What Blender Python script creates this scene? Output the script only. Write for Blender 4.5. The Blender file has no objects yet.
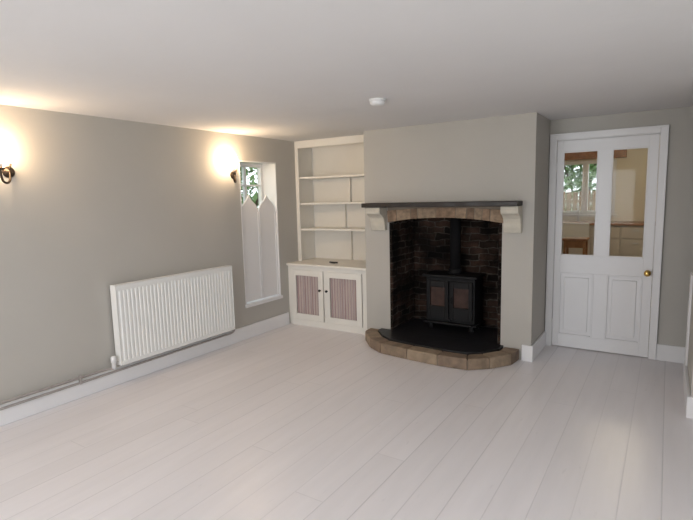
import bpy, bmesh, math, random
from mathutils import Vector, Matrix
random.seed(4)
S=bpy.context.scene
COL=S.collection
S.view_settings.view_transform='Standard'

# ------------------------------------------------------------ materials
def newmat(name):
    m=bpy.data.materials.new(name); m.use_nodes=True
    nt=m.node_tree; b=nt.nodes['Principled BSDF']
    return m,nt,b
def N(nt,t,**k):
    n=nt.nodes.new(t)
    for a,v in k.items(): setattr(n,a,v)
    return n
def objco(nt):
    return N(nt,'ShaderNodeNewGeometry').outputs['Position']
def math_(nt,op,a,b=None):
    n=N(nt,'ShaderNodeMath',operation=op)
    for i,x in enumerate((a,b)):
        if x is None: continue
        if isinstance(x,(int,float)): n.inputs[i].default_value=x
        else: nt.links.new(x,n.inputs[i])
    return n.outputs[0]
def simple(name,col,rough=.5,metal=0,noise=0,scale=8,bump=0,bscale=60,emit=None,es=0,spec=None):
    m,nt,b=newmat(name)
    b.inputs['Base Color'].default_value=(*col,1)
    b.inputs['Roughness'].default_value=rough
    b.inputs['Metallic'].default_value=metal
    if spec is not None: b.inputs['Specular IOR Level'].default_value=spec
    co=objco(nt)
    if noise:
        n=N(nt,'ShaderNodeTexNoise'); n.inputs['Scale'].default_value=scale; n.inputs['Detail'].default_value=5
        nt.links.new(co,n.inputs['Vector'])
        r=N(nt,'ShaderNodeValToRGB')
        r.color_ramp.elements[0].position=.3; r.color_ramp.elements[1].position=.7
        r.color_ramp.elements[0].color=(*[c*(1-noise) for c in col],1)
        r.color_ramp.elements[1].color=(*[min(1,c*(1+noise)) for c in col],1)
        nt.links.new(n.outputs['Fac'],r.inputs['Fac']); nt.links.new(r.outputs['Color'],b.inputs['Base Color'])
    if bump:
        n=N(nt,'ShaderNodeTexNoise'); n.inputs['Scale'].default_value=bscale; n.inputs['Detail'].default_value=4
        nt.links.new(co,n.inputs['Vector'])
        bp=N(nt,'ShaderNodeBump'); bp.inputs['Strength'].default_value=bump; bp.inputs['Distance'].default_value=.01
        nt.links.new(n.outputs['Fac'],bp.inputs['Height']); nt.links.new(bp.outputs['Normal'],b.inputs['Normal'])
    if emit:
        b.inputs['Emission Color'].default_value=(*emit,1); b.inputs['Emission Strength'].default_value=es
    return m

M={}
M['wall']=simple('wall_paint',(.465,.445,.41),.85,noise=.03,scale=1.5,bump=.12,bscale=9)
M['ceil']=simple('ceiling_paint',(.73,.72,.72),.9,noise=.02,scale=1.2,bump=.3,bscale=7)
M['white']=simple('white_gloss_paint',(.78,.775,.785),.35,noise=.01,scale=3)
M['cream']=simple('cream_paint',(.77,.74,.68),.4,noise=.02,scale=4)
M['creamdoor']=simple('cream_cupboard_paint',(.77,.75,.70),.4,noise=.02,scale=4)
M['rad']=simple('radiator_enamel',(.84,.84,.82),.3)
M['pipe']=simple('painted_pipe',(.36,.33,.31),.45,noise=.1,scale=20)
M['iron']=simple('cast_iron',(.007,.007,.008),.6,bump=.08,bscale=200,spec=.25)
M['ironpipe']=simple('flue_black',(.008,.008,.009),.8,spec=.12)
M['stoveglass']=simple('stove_glass',(.045,.024,.019),.2,noise=.4,scale=14,spec=.3)
M['slate']=simple('slate',(.012,.012,.014),.4,noise=.3,scale=10,bump=.2,bscale=20)
M['soot']=simple('soot',(.008,.008,.008),.9)
M['wood']=simple('dark_oak',(.015,.010,.008),.45,noise=.3,scale=14,bump=.2,bscale=30)
M['corbel']=simple('corbel_stone',(.55,.515,.44),.8,noise=.08,scale=12,bump=.2,bscale=60)
M['brass']=simple('brass',(.75,.50,.16),.25,1)
M['bronze']=simple('dark_bronze',(.045,.03,.02),.4,.7)
M['steel']=simple('brushed_steel',(.6,.6,.6),.3,1)
M['plastic']=simple('white_plastic',(.78,.78,.78),.4)
M['dark']=simple('dark_plastic',(.02,.02,.02),.4)
M['kwall']=simple('kitchen_wall_paint',(.78,.72,.60),.85)
M['kfloor']=simple('kitchen_tiles',(.30,.24,.18),.5,noise=.15,scale=3)
M['kcab']=simple('kitchen_cabinet_paint',(.60,.55,.50),.5)
M['ktop']=simple('oak_worktop',(.33,.16,.08),.35,noise=.25,scale=12)
M['fence']=simple('fence_timber',(.26,.17,.11),.85,noise=.3,scale=6)
M['grass']=simple('grass',(.10,.19,.04),.95,noise=.4,scale=3)
M['leaf']=simple('leaf_green',(.13,.22,.08),.6,noise=.5,scale=6)
M['bark']=simple('bark',(.09,.06,.04),.9)
M['mortar']=simple('mortar',(.22,.18,.14),.95)
for i,c in enumerate([(.24,.16,.105),(.30,.215,.145),(.18,.12,.08),(.26,.19,.13)]):
    M['st%d'%i]=simple('tan_brick_%d'%i,c,.85,noise=.3,scale=22,bump=.35,bscale=60)
for i,c in enumerate([(.24,.175,.12),(.28,.21,.145),(.21,.15,.105)]):
    M['cb%d'%i]=simple('sandstone_%d'%i,c,.75,noise=.25,scale=14,bump=.3,bscale=50)
M['bulb']=simple('frosted_lamp_glass',(1,.95,.85),.4,emit=(1,.73,.46),es=100)
M['kfill']=simple('kitchen_fill_glow',(1,.95,.85),.4,emit=(1,.85,.62),es=60)  # glowing surface of the added kitchen fill lamp

def glassmat():
    m=bpy.data.materials.new('window_glass'); m.use_nodes=True; nt=m.node_tree
    nt.nodes.clear()
    o=N(nt,'ShaderNodeOutputMaterial'); mx=N(nt,'ShaderNodeMixShader'); t=N(nt,'ShaderNodeBsdfTransparent'); g=N(nt,'ShaderNodeBsdfGlossy')
    g.inputs['Roughness'].default_value=.02; mx.inputs[0].default_value=.006
    t.inputs[0].default_value=(.97,.98,.975,1)
    nt.links.new(t.outputs[0],mx.inputs[1]); nt.links.new(g.outputs[0],mx.inputs[2]); nt.links.new(mx.outputs[0],o.inputs[0])
    return m
M['glass']=glassmat()

def floormat():
    m,nt,b=newmat('painted_floorboards')
    co=objco(nt); sp=N(nt,'ShaderNodeSeparateXYZ'); nt.links.new(co,sp.inputs[0])
    W=.182
    u=math_(nt,'DIVIDE',math_(nt,'ADD',sp.outputs[0],18.2+.32),W)
    fr=math_(nt,'FRACT',u); idx=math_(nt,'FLOOR',u)
    d=math_(nt,'ABSOLUTE',math_(nt,'SUBTRACT',fr,.5))
    seam=N(nt,'ShaderNodeMapRange'); seam.inputs[1].default_value=.476; seam.inputs[2].default_value=.496
    nt.links.new(d,seam.inputs[0])
    wn=N(nt,'ShaderNodeTexWhiteNoise',noise_dimensions='1D'); nt.links.new(idx,wn.inputs['W'])
    v=math_(nt,'ADD',math_(nt,'DIVIDE',math_(nt,'ADD',sp.outputs[1],20),5.2),math_(nt,'MULTIPLY',wn.outputs['Value'],1.0))
    fv=math_(nt,'ABSOLUTE',math_(nt,'SUBTRACT',math_(nt,'FRACT',v),.5))
    s2=N(nt,'ShaderNodeMapRange'); s2.inputs[1].default_value=.4992; s2.inputs[2].default_value=.4998
    nt.links.new(fv,s2.inputs[0])
    wn3=N(nt,'ShaderNodeTexWhiteNoise',noise_dimensions='1D'); nt.links.new(math_(nt,'ADD',math_(nt,'FLOOR',math_(nt,'ADD',u,.5)),77),wn3.inputs['W'])
    seamv=math_(nt,'MULTIPLY',seam.outputs[0],math_(nt,'ADD',math_(nt,'MULTIPLY',wn3.outputs['Value'],.7),.3))
    sm=math_(nt,'MAXIMUM',seamv,math_(nt,'MULTIPLY',s2.outputs[0],.5))
    wn2=N(nt,'ShaderNodeTexWhiteNoise',noise_dimensions='2D')
    cb=N(nt,'ShaderNodeCombineXYZ'); nt.links.new(idx,cb.inputs[0]); nt.links.new(math_(nt,'FLOOR',v),cb.inputs[1]); nt.links.new(cb.outputs[0],wn2.inputs['Vector'])
    ns=N(nt,'ShaderNodeTexNoise'); ns.inputs['Scale'].default_value=1; ns.inputs['Detail'].default_value=7
    mp=N(nt,'ShaderNodeMapping'); mp.inputs['Scale'].default_value=(16,1.8,1); nt.links.new(co,mp.inputs[0]); nt.links.new(mp.outputs[0],ns.inputs['Vector'])
    wr=N(nt,'ShaderNodeTexNoise'); wr.inputs['Scale'].default_value=1; wr.inputs['Detail'].default_value=8
    mp2=N(nt,'ShaderNodeMapping'); mp2.inputs['Scale'].default_value=(30,7,1); nt.links.new(co,mp2.inputs[0]); nt.links.new(mp2.outputs[0],wr.inputs['Vector'])
    wm=N(nt,'ShaderNodeMapRange'); wm.inputs[1].default_value=.66; wm.inputs[2].default_value=.78; nt.links.new(wr.outputs['Fac'],wm.inputs[0])
    tone=math_(nt,'ADD',math_(nt,'MULTIPLY',wn2.outputs['Value'],.05),math_(nt,'MULTIPLY',ns.outputs['Fac'],.12))
    tone=math_(nt,'ADD',tone,.90)
    tone=math_(nt,'MULTIPLY',tone,math_(nt,'SUBTRACT',1,math_(nt,'MULTIPLY',sm,.25)))
    tone=math_(nt,'MULTIPLY',tone,math_(nt,'SUBTRACT',1,math_(nt,'MULTIPLY',wm.outputs[0],.10)))
    mix=N(nt,'ShaderNodeVectorMath',operation='SCALE'); mix.inputs[0].default_value=(.80,.77,.785)
    nt.links.new(tone,mix.inputs['Scale']); nt.links.new(mix.outputs[0],b.inputs['Base Color'])
    b.inputs['Roughness'].default_value=.34
    bp=N(nt,'ShaderNodeBump'); bp.inputs['Strength'].default_value=.35; bp.inputs['Distance'].default_value=.004
    h=math_(nt,'SUBTRACT',math_(nt,'MULTIPLY',ns.outputs['Fac'],.4),sm)
    nt.links.new(h,bp.inputs['Height']); nt.links.new(bp.outputs['Normal'],b.inputs['Normal'])
    return m
M['floor']=floormat()

def brickmat():
    m,nt,b=newmat('sooty_brick')
    co=objco(nt); sp=N(nt,'ShaderNodeSeparateXYZ'); nt.links.new(co,sp.inputs[0])
    wob=N(nt,'ShaderNodeTexNoise'); wob.inputs['Scale'].default_value=7; wob.inputs['Detail'].default_value=4; nt.links.new(co,wob.inputs['Vector'])
    wv=math_(nt,'MULTIPLY',math_(nt,'SUBTRACT',wob.outputs['Fac'],.5),.075)
    cb=N(nt,'ShaderNodeCombineXYZ')
    nt.links.new(math_(nt,'ADD',math_(nt,'ADD',sp.outputs[0],sp.outputs[1]),wv),cb.inputs[0]); nt.links.new(math_(nt,'ADD',sp.outputs[2],wv),cb.inputs[1])
    br=N(nt,'ShaderNodeTexBrick'); nt.links.new(cb.outputs[0],br.inputs['Vector'])
    br.inputs['Scale'].default_value=1; br.inputs['Brick Width'].default_value=.20; br.inputs['Row Height'].default_value=.07
    br.inputs['Mortar Size'].default_value=.008; br.inputs['Mortar Smooth'].default_value=.5; br.inputs['Bias'].default_value=0
    br.inputs['Color1'].default_value=(.010,.008,.007,1); br.inputs['Color2'].default_value=(.075,.042,.030,1)
    br.inputs['Mortar'].default_value=(.10,.085,.072,1)
    ns=N(nt,'ShaderNodeTexNoise'); ns.inputs['Scale'].default_value=3.2; ns.inputs['Detail'].default_value=9; ns.inputs['Roughness'].default_value=.65; nt.links.new(co,ns.inputs['Vector'])
    r=N(nt,'ShaderNodeMapRange'); r.inputs[1].default_value=.42; r.inputs[2].default_value=.66; r.inputs[3].default_value=.12; r.inputs[4].default_value=1.1
    nt.links.new(ns.outputs['Fac'],r.inputs[0])
    mx=N(nt,'ShaderNodeVectorMath',operation='SCALE'); nt.links.new(br.outputs['Color'],mx.inputs[0]); nt.links.new(r.outputs[0],mx.inputs['Scale'])
    nt.links.new(mx.outputs[0],b.inputs['Base Color']); b.inputs['Roughness'].default_value=.95; b.inputs['Specular IOR Level'].default_value=.2
    bp=N(nt,'ShaderNodeBump'); bp.inputs['Strength'].default_value=1; bp.inputs['Distance'].default_value=.014
    hh=math_(nt,'ADD',math_(nt,'SUBTRACT',1,br.outputs['Fac']),math_(nt,'MULTIPLY',ns.outputs['Fac'],1.4))
    nt.links.new(hh,bp.inputs['Height']); nt.links.new(bp.outputs['Normal'],b.inputs['Normal'])
    return m
M['brick']=brickmat()

def stripemat():
    m,nt,b=newmat('striped_fabric')
    co=objco(nt); sp=N(nt,'ShaderNodeSeparateXYZ'); nt.links.new(co,sp.inputs[0])
    fr=math_(nt,'FRACT',math_(nt,'DIVIDE',math_(nt,'ADD',sp.outputs[0],10),.036))
    r=N(nt,'ShaderNodeValToRGB'); r.color_ramp.interpolation='CONSTANT'
    e=r.color_ramp.elements; e[0].color=(.52,.44,.41,1); e[0].position=0; e[1].color=(.34,.23,.23,1); e[1].position=.35
    x=e.new(.55); x.color=(.46,.39,.38,1); x=e.new(.75); x.color=(.37,.29,.30,1); x=e.new(.87); x.color=(.52,.44,.41,1)
    nt.links.new(fr,r.inputs[0]); nt.links.new(r.outputs[0],b.inputs['Base Color']); b.inputs['Roughness'].default_value=.95
    return m
M['stripe']=stripemat()

# ------------------------------------------------------------ geometry helpers
def finish(name,bm,mats,parent=None,bevel=0,smooth=False,seg=2):
    me=bpy.data.meshes.new(name)
    bmesh.ops.recalc_face_normals(bm,faces=bm.faces)
    bm.to_mesh(me); bm.free()
    ob=bpy.data.objects.new(name,me); COL.objects.link(ob)
    if not isinstance(mats,(list,tuple)): mats=[mats]
    for m in mats: me.materials.append(M[m])
    if bevel:
        md=ob.modifiers.new('bevel','BEVEL'); md.width=bevel; md.segments=seg; md.limit_method='ANGLE'; md.angle_limit=.6
        md.harden_normals=False
    if smooth:
        for p in me.polygons: p.use_smooth=True
    if parent: ob.parent=parent
    return ob
def addbox(bm,b,mi=0):
    x0,x1,y0,y1,z0,z1=b
    vs=[bm.verts.new(p) for p in [(x0,y0,z0),(x1,y0,z0),(x1,y1,z0),(x0,y1,z0),(x0,y0,z1),(x1,y0,z1),(x1,y1,z1),(x0,y1,z1)]]
    for f in [(0,3,2,1),(4,5,6,7),(0,1,5,4),(1,2,6,5),(2,3,7,6),(3,0,4,7)]:
        fc=bm.faces.new([vs[i] for i in f]); fc.material_index=mi
def boxes(name,bl,mat,parent=None,bevel=0):
    bm=bmesh.new()
    for b in bl: addbox(bm,b[:6],b[6] if len(b)>6 else 0)
    return finish(name,bm,mat,parent,bevel)
def frameY(x0,x1,y0,y1,z0,z1,l,r,bt,tp):
    o=[(x0,x0+l,y0,y1,z0,z1),(x1-r,x1,y0,y1,z0,z1)]
    if bt: o.append((x0+l,x1-r,y0,y1,z0,z0+bt))
    if tp: o.append((x0+l,x1-r,y0,y1,z1-tp,z1))
    return o
def frameX(x0,x1,y0,y1,z0,z1,l,r,bt,tp):
    o=[(x0,x1,y0,y0+l,z0,z1),(x0,x1,y1-r,y1,z0,z1)]
    if bt: o.append((x0,x1,y0+l,y1-r,z0,z0+bt))
    if tp: o.append((x0,x1,y0+l,y1-r,z1-tp,z1))
    return o
def prism(bm,pts,axis,a0,a1,mi=0):
    def P(p,a):
        l=list(p); l.insert('xyz'.index(axis),a); return l
    A=[bm.verts.new(P(p,a0)) for p in pts]; B=[bm.verts.new(P(p,a1)) for p in pts]
    n=len(pts)
    fs=[bm.faces.new(A),bm.faces.new(B[::-1])]
    for i in range(n): fs.append(bm.faces.new([A[i],B[i],B[(i+1)%n],A[(i+1)%n]]))
    for f in fs: f.material_index=mi
def lathe(name,prof,loc,mat,parent=None,axis='z',n=24):
    bm=bmesh.new(); rings=[]
    for r,z in prof:
        rings.append([bm.verts.new((max(r,.0004)*math.cos(2*math.pi*i/n),max(r,.0004)*math.sin(2*math.pi*i/n),z)) for i in range(n)])
    for a,b in zip(rings,rings[1:]):
        for i in range(n): bm.faces.new([a[i],a[(i+1)%n],b[(i+1)%n],b[i]])
    bm.faces.new(rings[0][::-1]); bm.faces.new(rings[-1])
    R=Matrix.Identity(4)
    if axis=='x': R=Matrix.Rotation(math.pi/2,4,'Y')
    if axis=='-y': R=Matrix.Rotation(math.pi/2,4,'X')
    bmesh.ops.transform(bm,matrix=Matrix.Translation(loc)@R,verts=bm.verts)
    return finish(name,bm,mat,parent,smooth=True)
def tube(name,pts,r,mat,parent=None,smooth=True):
    cu=bpy.data.curves.new(name,'CURVE'); cu.dimensions='3D'; cu.bevel_depth=r; cu.bevel_resolution=4; cu.use_fill_caps=True
    if smooth:
        sp=cu.splines.new('NURBS'); sp.points.add(len(pts)-1); sp.use_endpoint_u=True; sp.order_u=3
    else:
        sp=cu.splines.new('POLY'); sp.points.add(len(pts)-1)
    for p,q in zip(sp.points,pts): p.co=(*q,1)
    cu.materials.append(M[mat]); ob=bpy.data.objects.new(name,cu); COL.objects.link(ob)
    if parent: ob.parent=parent
    return ob
def empty(name):
    e=bpy.data.objects.new(name,None); e.empty_display_size=.1; COL.objects.link(e); return e

CE=2.24; XL=-3.9; YB=5.21; YC=4.61; XR=1.6; YF=-2.2; CL=-2.755
# ------------------------------------------------------------ room shell
boxes('floor',[(XL-.3,XR+.3,YF-.3,YB+.06,-.1,0)],'floor')
boxes('ceiling',[(XL-.3,XR+.3,YF-.3,YB+.15,CE,CE+.15)],'ceil')
W0,W1,Z0,Z1=3.90,4.50,.37,1.97
boxes('wall_left',[(XL-.3,XL,YF-.3,W0,0,CE),(XL-.3,XL,W1,YB+.15,0,CE),(XL-.3,XL,W0,W1,0,Z0),(XL-.3,XL,W0,W1,Z1,CE)],'wall')
DX0,DX1,DZ=-.945,-.075,2.05
boxes('wall_back',[(XL,DX0,YB,YB+.15,0,CE),(DX1,XR+.3,YB,YB+.15,0,CE),(DX0,DX1,YB,YB+.15,DZ,CE)],'wall')
boxes('wall_front',[(XL,-3.2,YF-.3,YF,0,CE),(-.6,XR+.3,YF-.3,YF,0,CE),(-3.2,-.6,YF-.3,YF,0,.75),(-3.2,-.6,YF-.3,YF,2.05,CE)],'wall')
boxes('wall_right',[(XR,XR+.3,YF,-.4,0,CE),(XR,XR+.3,1.6,YB,0,CE),(XR,XR+.3,-.4,1.6,0,.75),(XR,XR+.3,-.4,1.6,2.05,CE)],'wall')
boxes('wall_pier',[(.19,XR,3.95,4.78,0,CE)],'wall')
boxes('wall_chimney_breast',[(CL,-2.46,YC,YB,0,CE),(-1.28,-1.00,YC,YB,0,CE),(-2.46,-1.28,YC,YB,1.42,CE)],'wall',)
def base(name,bl): boxes(name,bl,'white',bevel=.004)
base('baseboard_left',[(XL,XL+.02,YF+.02,4.62,0,.15)])
base('baseboard_back',[(-.034,XR,YB-.02,YB,0,.15)])
base('baseboard_chimney',[(-1.0,-.98,YC,YB-.03,0,.15),(-1.08,-.98,YC-.02,YC,0,.15)])
base('baseboard_pier',[(.17,.19,3.95,4.78,0,.15),(.17,XR,4.78,4.80,0,.15),(.17,XR,3.93,3.95,0,.15)])
base('trim_1',[(.174,.19,4.64,4.78,.15,.88),(.174,.30,4.78,4.796,.15,.88)])
base('baseboard_front',[(XL,XR,YF,YF+.02,0,.15)])

# ------------------------------------------------------------ left window
w=empty('window_1')
FX=XL-.2
boxes('frame',frameX(FX-.05,FX,W0,W1,Z0,Z1,.045,.045,.05,.05)+[(FX-.045,FX-.005,4.185,4.215,Z0+.05,Z1-.05),(FX-.04,FX-.01,W0+.045,4.185,1.70,1.72),(FX-.04,FX-.01,4.215,W1-.045,1.70,1.72)],'white',w,.003)
boxes('glass',[(FX-.028,FX-.022,W0+.02,W1-.02,Z0+.02,Z1-.02)],'glass',w)
boxes('lining',[(FX,XL+.003,W1-.012,W1,Z0+.015,Z1-.012),(FX,XL+.003,W0,W0+.012,Z0+.015,Z1-.012),(FX,XL+.003,W0,W1,Z1-.012,Z1)],'white',w)
boxes('sill',[(FX,XL+.025,W0-.01,W1+.01,Z0-.02,Z0+.015)],'white',w,.005)
sh=empty('window_shutter')
def ogee(y0,y1,zs,zt):
    c=(y0+y1)/2; pts=[(y0,Z0+.03),(y1,Z0+.03),(y1,zs)]
    K=[(0,0),(.06,.18),(.18,.36),(.36,.50),(.55,.60),(.75,.72),(.90,.86),(1,1)]
    for t,h in K[1:]: pts.append((y1+(c-y1)*t,zs+(zt-zs)*h))
    for t,h in K[-2:0:-1]: pts.append((y0+(c-y0)*t,zs+(zt-zs)*h))
    pts.append((y0,zs)); return pts
for i,(a,b_) in enumerate([(W0+.015,4.197),(4.203,W1-.015)]):
    bm=bmesh.new(); prism(bm,ogee(a,b_,1.40,1.60),'x',XL-.045,XL-.022); finish('panel_%d'%(i+1),bm,'white',sh,.003)
    boxes('panel_moulding_%d'%(i+1),[(XL-.022,XL-.014,a+.0,a+.02,Z0+.03,1.40),(XL-.022,XL-.014,b_-.02,b_,Z0+.03,1.40)],'white',sh,.002)

# ------------------------------------------------------------ windows behind the camera
for nm,ax in (('window_2','y'),('window_3','x')):
    w=empty(nm)
    if ax=='y':
        a,b_,c=-3.2,-.6,YF-.2
        boxes('frame',frameY(a,b_,c,c+.05,.75,2.05,.06,.06,.06,.06)+[(x-.03,x+.03,c,c+.05,.81,1.99) for x in (a+.87,a+1.73)],'white',w,.004); boxes('glass',[(a,b_,c+.02,c+.026,.78,2.02)],'glass',w)
        boxes('sill',[(a,b_,c,YF+.03,.72,.752)],'white',w,.004)
    else:
        a,b_,c=-.4,1.6,XR+.15
        boxes('frame',frameX(c,c+.05,a,b_,.75,2.05,.06,.06,.06,.06)+[(c,c+.05,y-.03,y+.03,.81,1.99) for y in (.27,.93)],'white',w,.004); boxes('glass',[(c+.02,c+.026,a,b_,.78,2.02)],'glass',w)
        boxes('sill',[(XR-.03,c,a,b_,.72,.752)],'white',w,.004)

# ------------------------------------------------------------ door
d=empty('door_1')
Y0,Y1=YB-.005,YB+.04
boxes('architrave',frameY(-.985,-.035,YB-.022,YB,0,2.095,.053,.053,0,.053),'white',d,.004)
boxes('architrave_bead',frameY(-.993,-.027,YB-.032,YB-.001,0,2.103,.014,.014,0,.014),'white',d,.003)
boxes('jamb',frameY(-.945,-.075,YB-.004,YB+.15,0,2.05,.015,.015,0,.014),'white',d)
L,R_=-.927,-.093
PZ0,PZ1=.93,1.93
st=[(L,-.875,Y0,Y1,.008,2.033),(-.165,R_,Y0,Y1,.008,2.033),(-.875,-.165,Y0,Y1,PZ1,2.033),(-.875,-.165,Y0,Y1,.76,PZ0),
    (-.875,-.165,Y0,Y1,.008,.13),(-.567,-.457,Y0,Y1,.13,.76),(-.567,-.457,Y0,Y1,PZ0,PZ1)]
boxes('leaf',st,'white',d,.002)
pn=[]
for a,b_ in ((-.875,-.567),(-.457,-.165)):
    pn.append((a,b_,Y0+.016,Y1-.01,.13,.76)); pn.append((a+.045,b_-.045,Y0+.007,Y0+.02,.175,.715))
boxes('lower_panels',pn,'white',d,.006)
mo=[]
for a,b_ in ((-.875,-.567),(-.457,-.165)):
    for z0,z1 in ((.13,.76),(PZ0,PZ1)):
        mo+=frameY(a,b_,Y0-.002,Y0+.012,z0,z1,.012,.012,.012,.012)
boxes('mouldings',mo,'white',d,.002)
boxes('glass',[(-.875,-.567,Y0+.018,Y0+.022,PZ0,PZ1),(-.457,-.165,Y0+.018,Y0+.022,PZ0,PZ1)],'glass',d)
lathe('knob',[(.026,0),(.026,.004),(.010,.008),(.009,.03),(.020,.036),(.028,.048),(.027,.060),(.016,.068),(0,.07)],(-.130,Y0,.80),'brass',d,'-y')
boxes('hinges',[(L-.006,L+.006,Y0-.004,Y0+.002,1.75,1.83),(L-.006,L+.006,Y0-.004,Y0+.002,.20,.28)],'white',d)

# ------------------------------------------------------------ radiator + pipes
r=empty('radiator')
ry0,ry1,rz0,rz1=2.32,3.62,.185,.865
n=34; bm=bmesh.new()
xb,xf=-3.815,-3.800
prof=[]
step=(ry1-ry0-.04)/n
prof.append((xb,ry0)); prof.append((xf-.006,ry0)); prof.append((xf-.006,ry0+.02))
for i in range(n):
    y=ry0+.02+i*step
    prof+=[(xf-.004,y+step*.18),(xf+.003,y+step*.34),(xf+.003,y+step*.82),(xf-.004,y+step*.98)]
prof+=[(xf-.006,ry1),(xb,ry1)]
prism(bm,prof,'z',rz0+.036,rz1-.046)
addbox(bm,(xb,xf+.003,ry0,ry1,rz0,rz0+.036)); addbox(bm,(xb,xf+.003,ry0,ry1,rz1-.046,rz1-.005))
finish('front_panel',bm,'rad',r)
boxes('rear_panel',[(-3.872,-3.862,ry0+.01,ry1-.01,rz0,rz1-.01)],'rad',r)
gr=[(-3.872,-3.862,ry0,ry1,rz1-.004,rz1+.003),(-3.806,-3.797,ry0,ry1,rz1-.004,rz1+.003)]
k=ry0
while k<ry1-.01:
    gr.append((-3.862,-3.806,k,k+.008,rz1-.004,rz1+.002)); k+=.024
gr+=[(-3.872,-3.797,ry0-.004,ry0,rz0,rz1+.003),(-3.872,-3.797,ry1,ry1+.004,rz0,rz1+.003)]
boxes('top_grille',gr,'rad',r)
boxes('brackets',[(XL+.001,-3.862,y-.015,y+.015,z-.04,z+.04) for y in (2.5,3.4) for z in (.3,.75)],'rad',r)
lathe('valve',[(.012,0),(.016,.012),(.016,.05),(.021,.052),(.021,.095),(.015,.105),(0,.106)],(-3.835,2.27,.17),'plastic',r)
tube('valve_tail',[(-3.835,2.27,.21),(-3.835,2.33,.21)],.009,'steel',r,False)
tube('flow_pipe',[(-3.866,YF+.05,.175),(-3.866,2.14,.175),(-3.866,2.24,.172),(-3.84,2.27,.165),(-3.835,2.27,.185)],.0095,'pipe',r)
tube('return_pipe',[(-3.866,YF+.05,.130),(-3.866,3.58,.130),(-3.866,3.65,.132),(-3.845,3.655,.16),(-3.835,3.655,.205),(-3.835,3.61,.21)],.0095,'pipe',r)
boxes('pipe_clips',[(XL+.018,-3.855,y-.008,y+.008,.12,.19) for y in (-1.5,-.5,.5,1.3,2.0)],'pipe',r)

# ------------------------------------------------------------ sconces
def sconce(y,z):
    s=empty('wall_sconce')
    lathe('backplate',[(.040,0),(.040,.006),(.032,.012),(.018,.018),(.012,.026),(0,.03)],(XL,y+.05,z-.06),'bronze',s,'x')
    yy=y-.04; xx=XL+.10
    tube('arm',[(XL+.02,y+.05,z-.06),(XL+.05,y+.04,z-.12),(XL+.08,y+.0,z-.145),(xx,yy,z-.12),(xx,yy,z-.05)],.008,'bronze',s)
    tube('scroll',[(XL+.02,y+.05,z-.04),(XL+.05,y+.05,z+.0),(XL+.07,y+.04,z-.02),(XL+.06,y+.03,z-.05)],.006,'bronze',s)
    lathe('drip_pan',[(.006,0),(.028,.008),(.034,.014),(.012,.016),(.012,.03),(0,.031)],(xx,yy,z-.055),'bronze',s)
    lathe('candle_tube',[(.012,0),(.012,.045),(0,.046)],(xx,yy,z-.03),'plastic',s)
    lathe('bulb',[(.012,0),(.028,.012),(.042,.035),(.048,.060),(.044,.090),(.030,.118),(.010,.138),(0,.142)],(xx,yy,z+.014),'bulb',s)
sconce(3.76,1.87); sconce(1.61,1.84)

# ------------------------------------------------------------ smoke detector
s=empty('smoke_detector')
lathe('base',[(.062,0),(.062,-.010),(.060,-.012),(0,-.012)],(-1.79,3.20,CE),'plastic',s)
lathe('body',[(.056,0),(.054,-.020),(.042,-.030),(.020,-.034),(0,-.034)],(-1.79,3.20,CE-.010),'plastic',s)

# ------------------------------------------------------------ alcove cupboard
c=empty('alcove_cupboard')
cx0,cx1,cy,ct=XL+.001,CL-.001,4.65,.765
boxes('carcass',[(cx0,cx0+.02,cy+.023,YB-.021,0,ct-.03),(cx1-.02,cx1,cy+.023,YB-.021,0,ct-.03),(cx0+.02,cx1-.02,cy+.023,YB-.021,.07,.09),(cx0,cx1,YB-.02,YB-.001,0,ct-.03)],'cream',c)
boxes('face_frame',frameY(cx0,cx1,cy,cy+.022,0,ct-.031,.055,.075,.075,.045)+[(-3.365,-3.345,cy,cy+.022,.075,ct-.076)],'creamdoor',c,.002)
boxes('top',[(cx0,cx1,cy-.03,YB-.001,ct-.03,ct)],'cream',c,.006)
for i,(a,b_) in enumerate(((-3.842,-3.368),(-3.342,-2.835))):
    z0,z1,s_=.08,.69,.07
    boxes('door_%d'%(i+1),frameY(a,b_,cy-.014,cy-.001,z0,z1,s_,s_,s_,s_),'creamdoor',c,.002)
    bm=bmesh.new(); q=120; pr=None
    for j in range(q+1):
        x=a+s_-.01+(b_-a-2*s_+.02)*j/q; y=cy+.008+.006*math.sin(j/q*2*math.pi*13)
        cur=(bm.verts.new((x,y,z0+s_-.01)),bm.verts.new((x,y,z1-s_+.01)))
        if pr: bm.faces.new((pr[0],cur[0],cur[1],pr[1]))
        pr=cur
    finish('pleated_fabric_%d'%(i+1),bm,'stripe',c,smooth=True)
for i,x in enumerate((-3.405,-3.305)):
    lathe('knob_%d'%(i+1),[(.008,0),(.007,.012),(.014,.018),(.015,.026),(.010,.034),(0,.035)],(x,cy-.014,.46),'dark',c,'-y',16)

# ------------------------------------------------------------ alcove shelves
b=empty('alcove_bookshelf')
sy=4.88; sx1=CL-.001
boxes('side_left',[(XL+.001,XL+.02,sy+.001,YB-.016,ct,CE-.001)],'cream',b)
boxes('side_right',[(sx1-.019,sx1,sy+.001,YB-.016,ct,CE-.001)],'cream',b)
boxes('back_panel',[(XL+.001,sx1,YB-.015,YB-.001,ct,CE-.001)],'cream',b)
boxes('front_frame',frameY(XL+.001,sx1,sy-.02,sy,ct,CE-.001,.05,.05,0,.085),'cream',b,.002)
for i,z in enumerate((1.81,1.49,1.17)):
    bm=bmesh.new(); x0,x1=XL+.021,sx1-.02; pts=[(x0,YB-.016),(x0,sy+.002)]
    for j in range(1,16):
        t=j/16; pts.append((x0+(x1-x0)*t,sy+.002+.07*min(1,math.sin(math.pi*t)*1.5)))
    pts+=[(x1,sy+.002),(x1,YB-.016)]
    prism(bm,pts,'z',z-.024,z); finish('shelf_%d'%(i+1),bm,'cream',b,.002)
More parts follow.
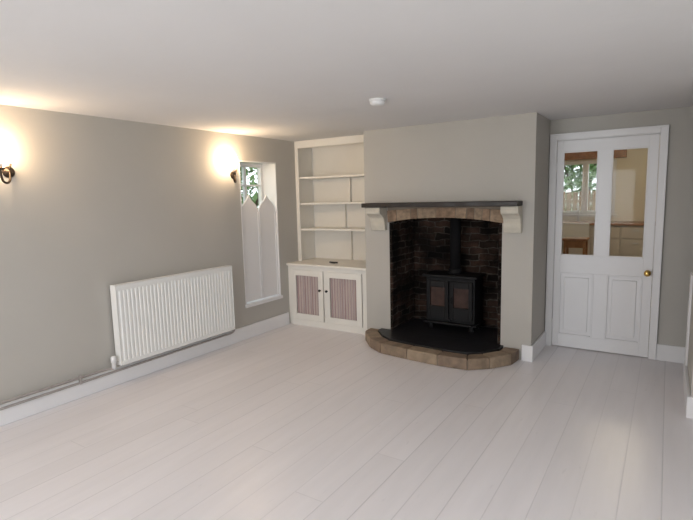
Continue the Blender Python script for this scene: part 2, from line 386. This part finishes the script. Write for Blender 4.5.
boxes('battens',[(-3.32,-3.29,YB-.05,YB-.015,ct,1.145),(-3.40,-3.37,YB-.05,YB-.015,1.17,1.465),(-3.32,-3.29,YB-.05,YB-.015,1.49,1.785)],'cream',b)
kb=empty('key_bunch')
tube('ring',[(-3.36+.022*math.cos(a*math.pi/6),4.84+.022*math.sin(a*math.pi/6),ct+.004) for a in range(13)],.003,'dark',kb,False)
for i,(dx,dy) in enumerate(((.03,-.02),(.05,.005),(-.05,.01))):
    boxes('key_%d'%i,[(-3.36+min(dx*.3,dx),-3.36+max(dx*.3,dx)+.02,4.84+dy-.008,4.84+dy+.008,ct,ct+.016)],'dark',kb,.002)

# ------------------------------------------------------------ fireplace
boxes('wall_firebox',[(-2.46,-2.44,YC+.112,YB-.031,.12,1.39),(-1.30,-1.28,YC+.112,YB-.031,.12,1.39),(-2.46,-1.28,YB-.03,YB-.002,.12,1.39),
   (-2.46,-2.43,YC+.001,YC+.111,.12,1.27),(-1.31,-1.28,YC+.001,YC+.111,.12,1.27)],'brick')
boxes('wall_firebox_throat',[(-2.46,-1.28,YC+.12,YB-.002,1.395,1.419)],'soot')
f=empty('fireplace')
bm=bmesh.new()
XA,XB=-2.475,-1.265; xc=(XA+XB)/2; hw=(XB-XA)/2
zb=lambda x:1.275+.05*(1-((x-xc)/hw)**2)
ztop=lambda x:1.395+.03*(1-((x-xc)/hw)**2)
xs=[XA]
while xs[-1]<XB-.10: xs.append(xs[-1]+random.choice((.075,.11,.16,.2)))
xs[-1]=XB if XB-xs[-1]<.05 else xs[-1]
if xs[-1]!=XB: xs.append(XB)
xs=[min(x,XB) for x in xs]
for i,(a,b_) in enumerate(zip(xs,xs[1:])):
    if b_-a<.02: continue
    g=.003; k=.12
    at,bt=a+(a-xc)*k*.12,b_+(b_-xc)*k*.12
    pts=[(a+g,zb(a+g)),((a+b_)/2,zb((a+b_)/2)),(b_-g,zb(b_-g)),(bt-g,ztop(b_)),(at+g,ztop(a))]
    prism(bm,pts,'y',YC-.012,YC+.11,i%4)
finish('brick_arch',bm,['st0','st1','st2','st3'],f,.004)
bm=bmesh.new()
P=[(XA+(XB-XA)*i/16) for i in range(17)]
prism(bm,[(x,zb(x)+.006) for x in P]+[(x,1.432) for x in P[::-1]],'y',YC-.006,YC+.105); finish('arch_mortar',bm,'mortar',f)
for i,(a,b_) in enumerate(((-2.655,-2.485),(-1.255,-1.10))):
    bm=bmesh.new()
    prism(bm,[(YC,1.19),(YC-.04,1.19),(YC-.055,1.24),(YC-.06,1.28),(YC-.075,1.32),(YC-.11,1.35),(YC-.15,1.365),(YC-.16,1.38),(YC-.16,1.434),(YC,1.434)],'x',a,b_)
    finish('corbel_%d'%(i+1),bm,'corbel',f,.005)
bm=bmesh.new(); n=14
A=[]
mx0,mx1=-2.69,-1.10
for j in range(n+1):
    A.append((mx0+(mx1-mx0)*j/n,4.425+random.uniform(-.005,.005)))
prism(bm,A+[(mx1,YC),(mx0,YC)],'z',1.435,1.480)
finish('mantel_shelf',bm,'wood',f,.006)

# hearth
h=empty('hearth')
outer=[(-2.71,YC),(-2.70,4.47),(-2.52,4.26),(-2.33,4.14),(-2.02,4.10),(-1.70,4.075),(-1.42,4.09),(-1.26,4.22),(-1.12,4.42),(-1.10,YC)]
cxn,cyn=-1.92,4.66
inner=[]
for i,p in enumerate(outer):
    a=Vector(outer[max(0,i-1)]); c_=Vector(outer[min(len(outer)-1,i+1)]); t=(c_-a).normalized(); nrm=Vector((-t.y,t.x))
    if nrm.dot(Vector((cxn,cyn))-Vector(p))<0: nrm=-nrm
    if i in(0,len(outer)-1): nrm=Vector((1 if i==0 else -1,0))
    inner.append(tuple(Vector(p)+nrm*.14))
bm=bmesh.new(); g=.004
for i in range(len(outer)-1):
    o0,o1,i0,i1=[Vector(q) for q in (outer[i],outer[i+1],inner[i],inner[i+1])]
    t=(o1-o0).normalized()*g; t2=(i1-i0).normalized()*g
    prism(bm,[tuple(o0+t),tuple(o1-t),tuple(i1-t2),tuple(i0+t2)],'z',0,.105,i%3)
finish('curb_stones',bm,['cb0','cb1','cb2'],h,.010)
bm=bmesh.new(); cen=Vector((cxn,cyn))
oo=[tuple(Vector(p)+(cen-Vector(p)).normalized()*.012) for p in outer]
prism(bm,oo,'z',0,.088); finish('curb_mortar',bm,'mortar',h)
bm=bmesh.new()
si=[tuple(Vector(p)+(cen-Vector(p)).normalized()*.004) for p in inner]
prism(bm,si[1:-1]+[(-1.25,YC-.002),(-2.57,YC-.002)],'z',0.089,.118); finish('slate_slab',bm,'slate',h,.003)
boxes('slate_back',[(-2.458,-1.282,YC-.002,YB-.031,.0,.118)],'slate',h)

# ------------------------------------------------------------ stove
s=empty('wood_burning_stove')
sx,fy,by=-1.885,4.86,5.12; zf=.118
boxes('feet',[(sx+a-.022,sx+a+.022,y,y+.04,zf,.185) for a in (-.225,.225) for y in (fy+.02,by-.06)],'iron',s,.008)
boxes('body',[(sx-.27,sx+.27,fy,by,.20,.685)],'iron',s,.012)
boxes('top_plate',[(sx-.30,sx+.30,fy-.035,by+.015,.686,.713)],'iron',s,.008)
boxes('base_plate',[(sx-.29,sx+.29,fy-.03,by+.01,.183,.20)],'iron',s,.006)
boxes('ash_lip',[(sx-.25,sx+.25,fy-.065,fy-.031,.19,.215)],'iron',s,.008)
for i,(a,b_) in enumerate(((sx-.25,sx-.008),(sx+.008,sx+.25))):
    z0,z1=.245,.65
    boxes('door_%d'%(i+1),frameY(a,b_,fy-.028,fy-.001,z0,z1,.04,.04,.13,.07),'iron',s,.004)
    boxes('glass_%d'%(i+1),[(a+.038,b_-.038,fy-.014,fy-.006,z0+.125,z1-.065)],'stoveglass',s)
tube('handle',[(sx+.03,fy-.03,.42),(sx+.03,fy-.055,.43),(sx+.03,fy-.055,.47),(sx+.03,fy-.03,.48)],.005,'iron',s)
lathe('air_control',[(.012,0),(.014,.01),(.010,.02),(0,.021)],(sx,fy-.0,.225),'iron',s,'-y')
lathe('flue_collar',[(.078,0),(.078,.02),(.066,.03),(.066,.05),(0,.051)],(sx,5.02,.713),'iron',s)
lathe('flue_pipe',[(.057,0),(.057,.680),(0,.681)],(sx,5.02,.713),'ironpipe',s)

# ------------------------------------------------------------ kitchen beyond
KC=2.6; KY0=YB+.15; KY1=10.0
boxes('floor_kitchen',[(-3.2,1.9,KY0,KY1+.2,-.1,0)],'kfloor')
boxes('ceiling_kitchen',[(-3.2,1.9,KY0,KY1+.2,KC,KC+.1)],'ceil')
kx0,kx1,kz0,kz1=-1.80,-.80,1.13,2.10
boxes('wall_kitchen_far',[(-3.2,kx0,KY1,KY1+.2,0,KC),(kx1,1.9,KY1,KY1+.2,0,KC),(kx0,kx1,KY1,KY1+.2,0,kz0),(kx0,kx1,KY1,KY1+.2,kz1,KC)],'kwall')
boxes('wall_kitchen_left',[(-3.2,-3.0,KY0,KY1,0,KC)],'kwall')
boxes('wall_kitchen_right',[(1.7,1.9,KY0,KY1,0,KC)],'kwall')
boxes('wall_kitchen_near',[(-3.2,DX0,KY0,KY0+.02,0,KC),(DX1,1.9,KY0,KY0+.02,0,KC),(DX0,DX1,KY0,KY0+.02,DZ,KC)],'kwall')
w=empty('window_4')
xm=(kx0+kx1)/2
boxes('frame',frameY(kx0,kx1,KY1+.05,KY1+.11,kz0,kz1,.06,.06,.06,.06)+[(xm-.05,xm+.05,KY1+.05,KY1+.11,kz0+.06,kz1-.06)],'white',w,.003)
boxes('sill',[(kx0-.05,kx1+.05,KY1-.06,KY1+.05,kz0-.03,kz0)],'white',w,.003)
boxes('glass',[(kx0,kx1,KY1+.075,KY1+.081,kz0,kz1)],'glass',w)
boxes('pelmet',[(kx0-.15,kx1+.15,KY1-.08,KY1-.001,2.12,2.26)],'ktop',w,.004)
k=empty('kitchen_base_units')
boxes('carcass',[(-2.99,1.69,KY1-.60,KY1-.001,.12,.97),(-2.99,1.69,KY1-.55,KY1-.001,0.0,.12)],'kcab',k)
fr=[]
x=-2.9
while x<1.6:
    fr.append((x+.01,x+.44,KY1-.622,KY1-.60,.76,.95)); fr.append((x+.01,x+.44,KY1-.622,KY1-.60,.15,.74)); x+=.45
boxes('door_fronts',fr,'kcab',k,.006)
boxes('worktop',[(-2.99,1.69,KY1-.65,KY1-.001,.97,1.01)],'ktop',k,.004)
boxes('handles',[(q[0]+.17,q[0]+.26,KY1-.645,KY1-.622,q[5]-.07,q[5]-.055) for q in fr],'steel',k)
t=empty('kitchen_sink')
boxes('basin',frameY(-1.62,-1.12,KY1-.67,KY1-.651,.74,1.005,.02,.02,.02,.02)+[(-1.60,-1.14,KY1-.665,KY1-.655,.76,.985)],'white',t,.003)
tube('tap',[(-1.37,KY1-.12,1.01),(-1.37,KY1-.12,1.28),(-1.37,KY1-.18,1.33),(-1.37,KY1-.26,1.30),(-1.37,KY1-.27,1.25)],.012,'steel',t)
t=empty('kitchen_stool')
boxes('seat',[(-1.36,-1.01,8.2,8.55,.80,.835)],'ktop',t,.01)
boxes('legs',[(x,x+.035,y,y+.035,0,.80) for x in (-1.34,-1.065) for y in (8.22,8.495)],'ktop',t,.004)
boxes('rails',[(-1.305,-1.065,8.225,8.245,.25,.28),(-1.305,-1.065,8.50,8.52,.25,.28),(-1.305,-1.065,8.225,8.245,.69,.80),(-1.305,-1.065,8.50,8.52,.69,.80)],'ktop',t)
pl=empty('kitchen_fill_lamp')  # added fill lamp, out of view, for warm light in the kitchen
lathe('rose',[(.06,0),(.06,-.02),(0,-.021)],(-.4,7.8,KC),'plastic',pl)
lathe('globe',[(.02,.0),(.08,-.02),(.115,-.07),(.12,-.11),(.10,-.16),(.05,-.20),(0,-.21)],(-.4,7.8,KC-.02),'kfill',pl)

# ------------------------------------------------------------ outside
boxes('ground_outside',[(-40,40,-40,50,-.3,-.12)],'grass')
fe=empty('garden_fence')
boxes('slats',[(-8+i*.16,-8+i*.16+.13,15.0,15.02,-.12,1.55+.02*math.sin(i*5)) for i in range(90)],'fence',fe)
boxes('rails',[(-8,6.4,15.02,15.07,z,z+.08) for z in (.3,1.25)],'fence',fe)
def shrub(name,cx,cy,cz,rx,ry,rz,n,sz,zlow=-.1):
    e=empty(name); bm=bmesh.new()
    for _ in range(n):
        v=Vector((random.gauss(0,1),random.gauss(0,1),random.gauss(0,1))).normalized()*(random.random()**.4)
        p=Vector((cx+v.x*rx,cy+v.y*ry,max(zlow+.05,cz+v.z*rz)))
        u=Vector((random.gauss(0,1),random.gauss(0,1),random.gauss(0,1))).normalized(); w_=u.orthogonal().normalized()
        s1=sz*random.uniform(.6,1.2)
        q=[p-u*s1,p+w_*s1*.4,p+u*s1,p-w_*s1*.4]
        bm.faces.new([bm.verts.new(x) for x in q])
    finish('foliage',bm,'leaf',e)
    for i in range(5):
        a=i*1.3
        tube('stem_%d'%i,[(cx,cy,-.12),(cx+.1*math.cos(a)*rx,cy+.1*math.sin(a)*ry,cz*.5),(cx+.6*math.cos(a)*rx,cy+.6*math.sin(a)*ry,cz+.3*rz)],.03,'bark',e)
shrub('garden_shrub',-7.4,7.3,1.5,1.3,2.4,1.5,2200,.085)
shrub('garden_tree',-2.5,19,3.2,2.6,1.6,2.6,4000,.15)
shrub('garden_tree',-6.5,19,3.0,2.6,1.6,2.6,3000,.15)

# ------------------------------------------------------------ lights
def area(name,loc,rot,sx_,sy_,e,col):
    l=bpy.data.lights.new(name,'AREA'); l.shape='RECTANGLE'; l.size=sx_; l.size_y=sy_; l.energy=e; l.color=col
    o=bpy.data.objects.new(name,l); COL.objects.link(o); o.location=loc; o.rotation_euler=rot; return o
area('daylight_front_window',(-1.9,YF-.12,1.4),(math.radians(90),0,0),2.5,1.2,84,(.97,.98,1))
area('daylight_right_window',(XR+.1,.6,1.4),(math.radians(90),0,math.radians(90)),1.9,1.2,34,(.97,.98,1))
wd=bpy.data.worlds.new('overcast_sky'); S.world=wd; wd.use_nodes=True
bg=wd.node_tree.nodes['Background']; bg.inputs[0].default_value=(.90,.95,1,1); bg.inputs[1].default_value=2.0

# ------------------------------------------------------------ camera
f_=493.3;p_=.127;ro=.0241;yw=.5782
cam=bpy.data.cameras.new('camera'); co=bpy.data.objects.new('camera',cam); COL.objects.link(co)
cam.sensor_width=36; cam.lens=f_/693*36; cam.clip_start=.03
r0=Vector((math.cos(yw),math.sin(yw),0)); u0=Vector((-math.sin(yw)*math.sin(p_),math.cos(yw)*math.sin(p_),math.cos(p_)))
rt=r0*math.cos(ro)-u0*math.sin(ro); up=r0*math.sin(ro)+u0*math.cos(ro); bk=rt.cross(up)
m=Matrix((rt,up,bk)).transposed().to_4x4(); m.translation=Vector((0,0,1.55)); co.matrix_world=m
S.camera=co
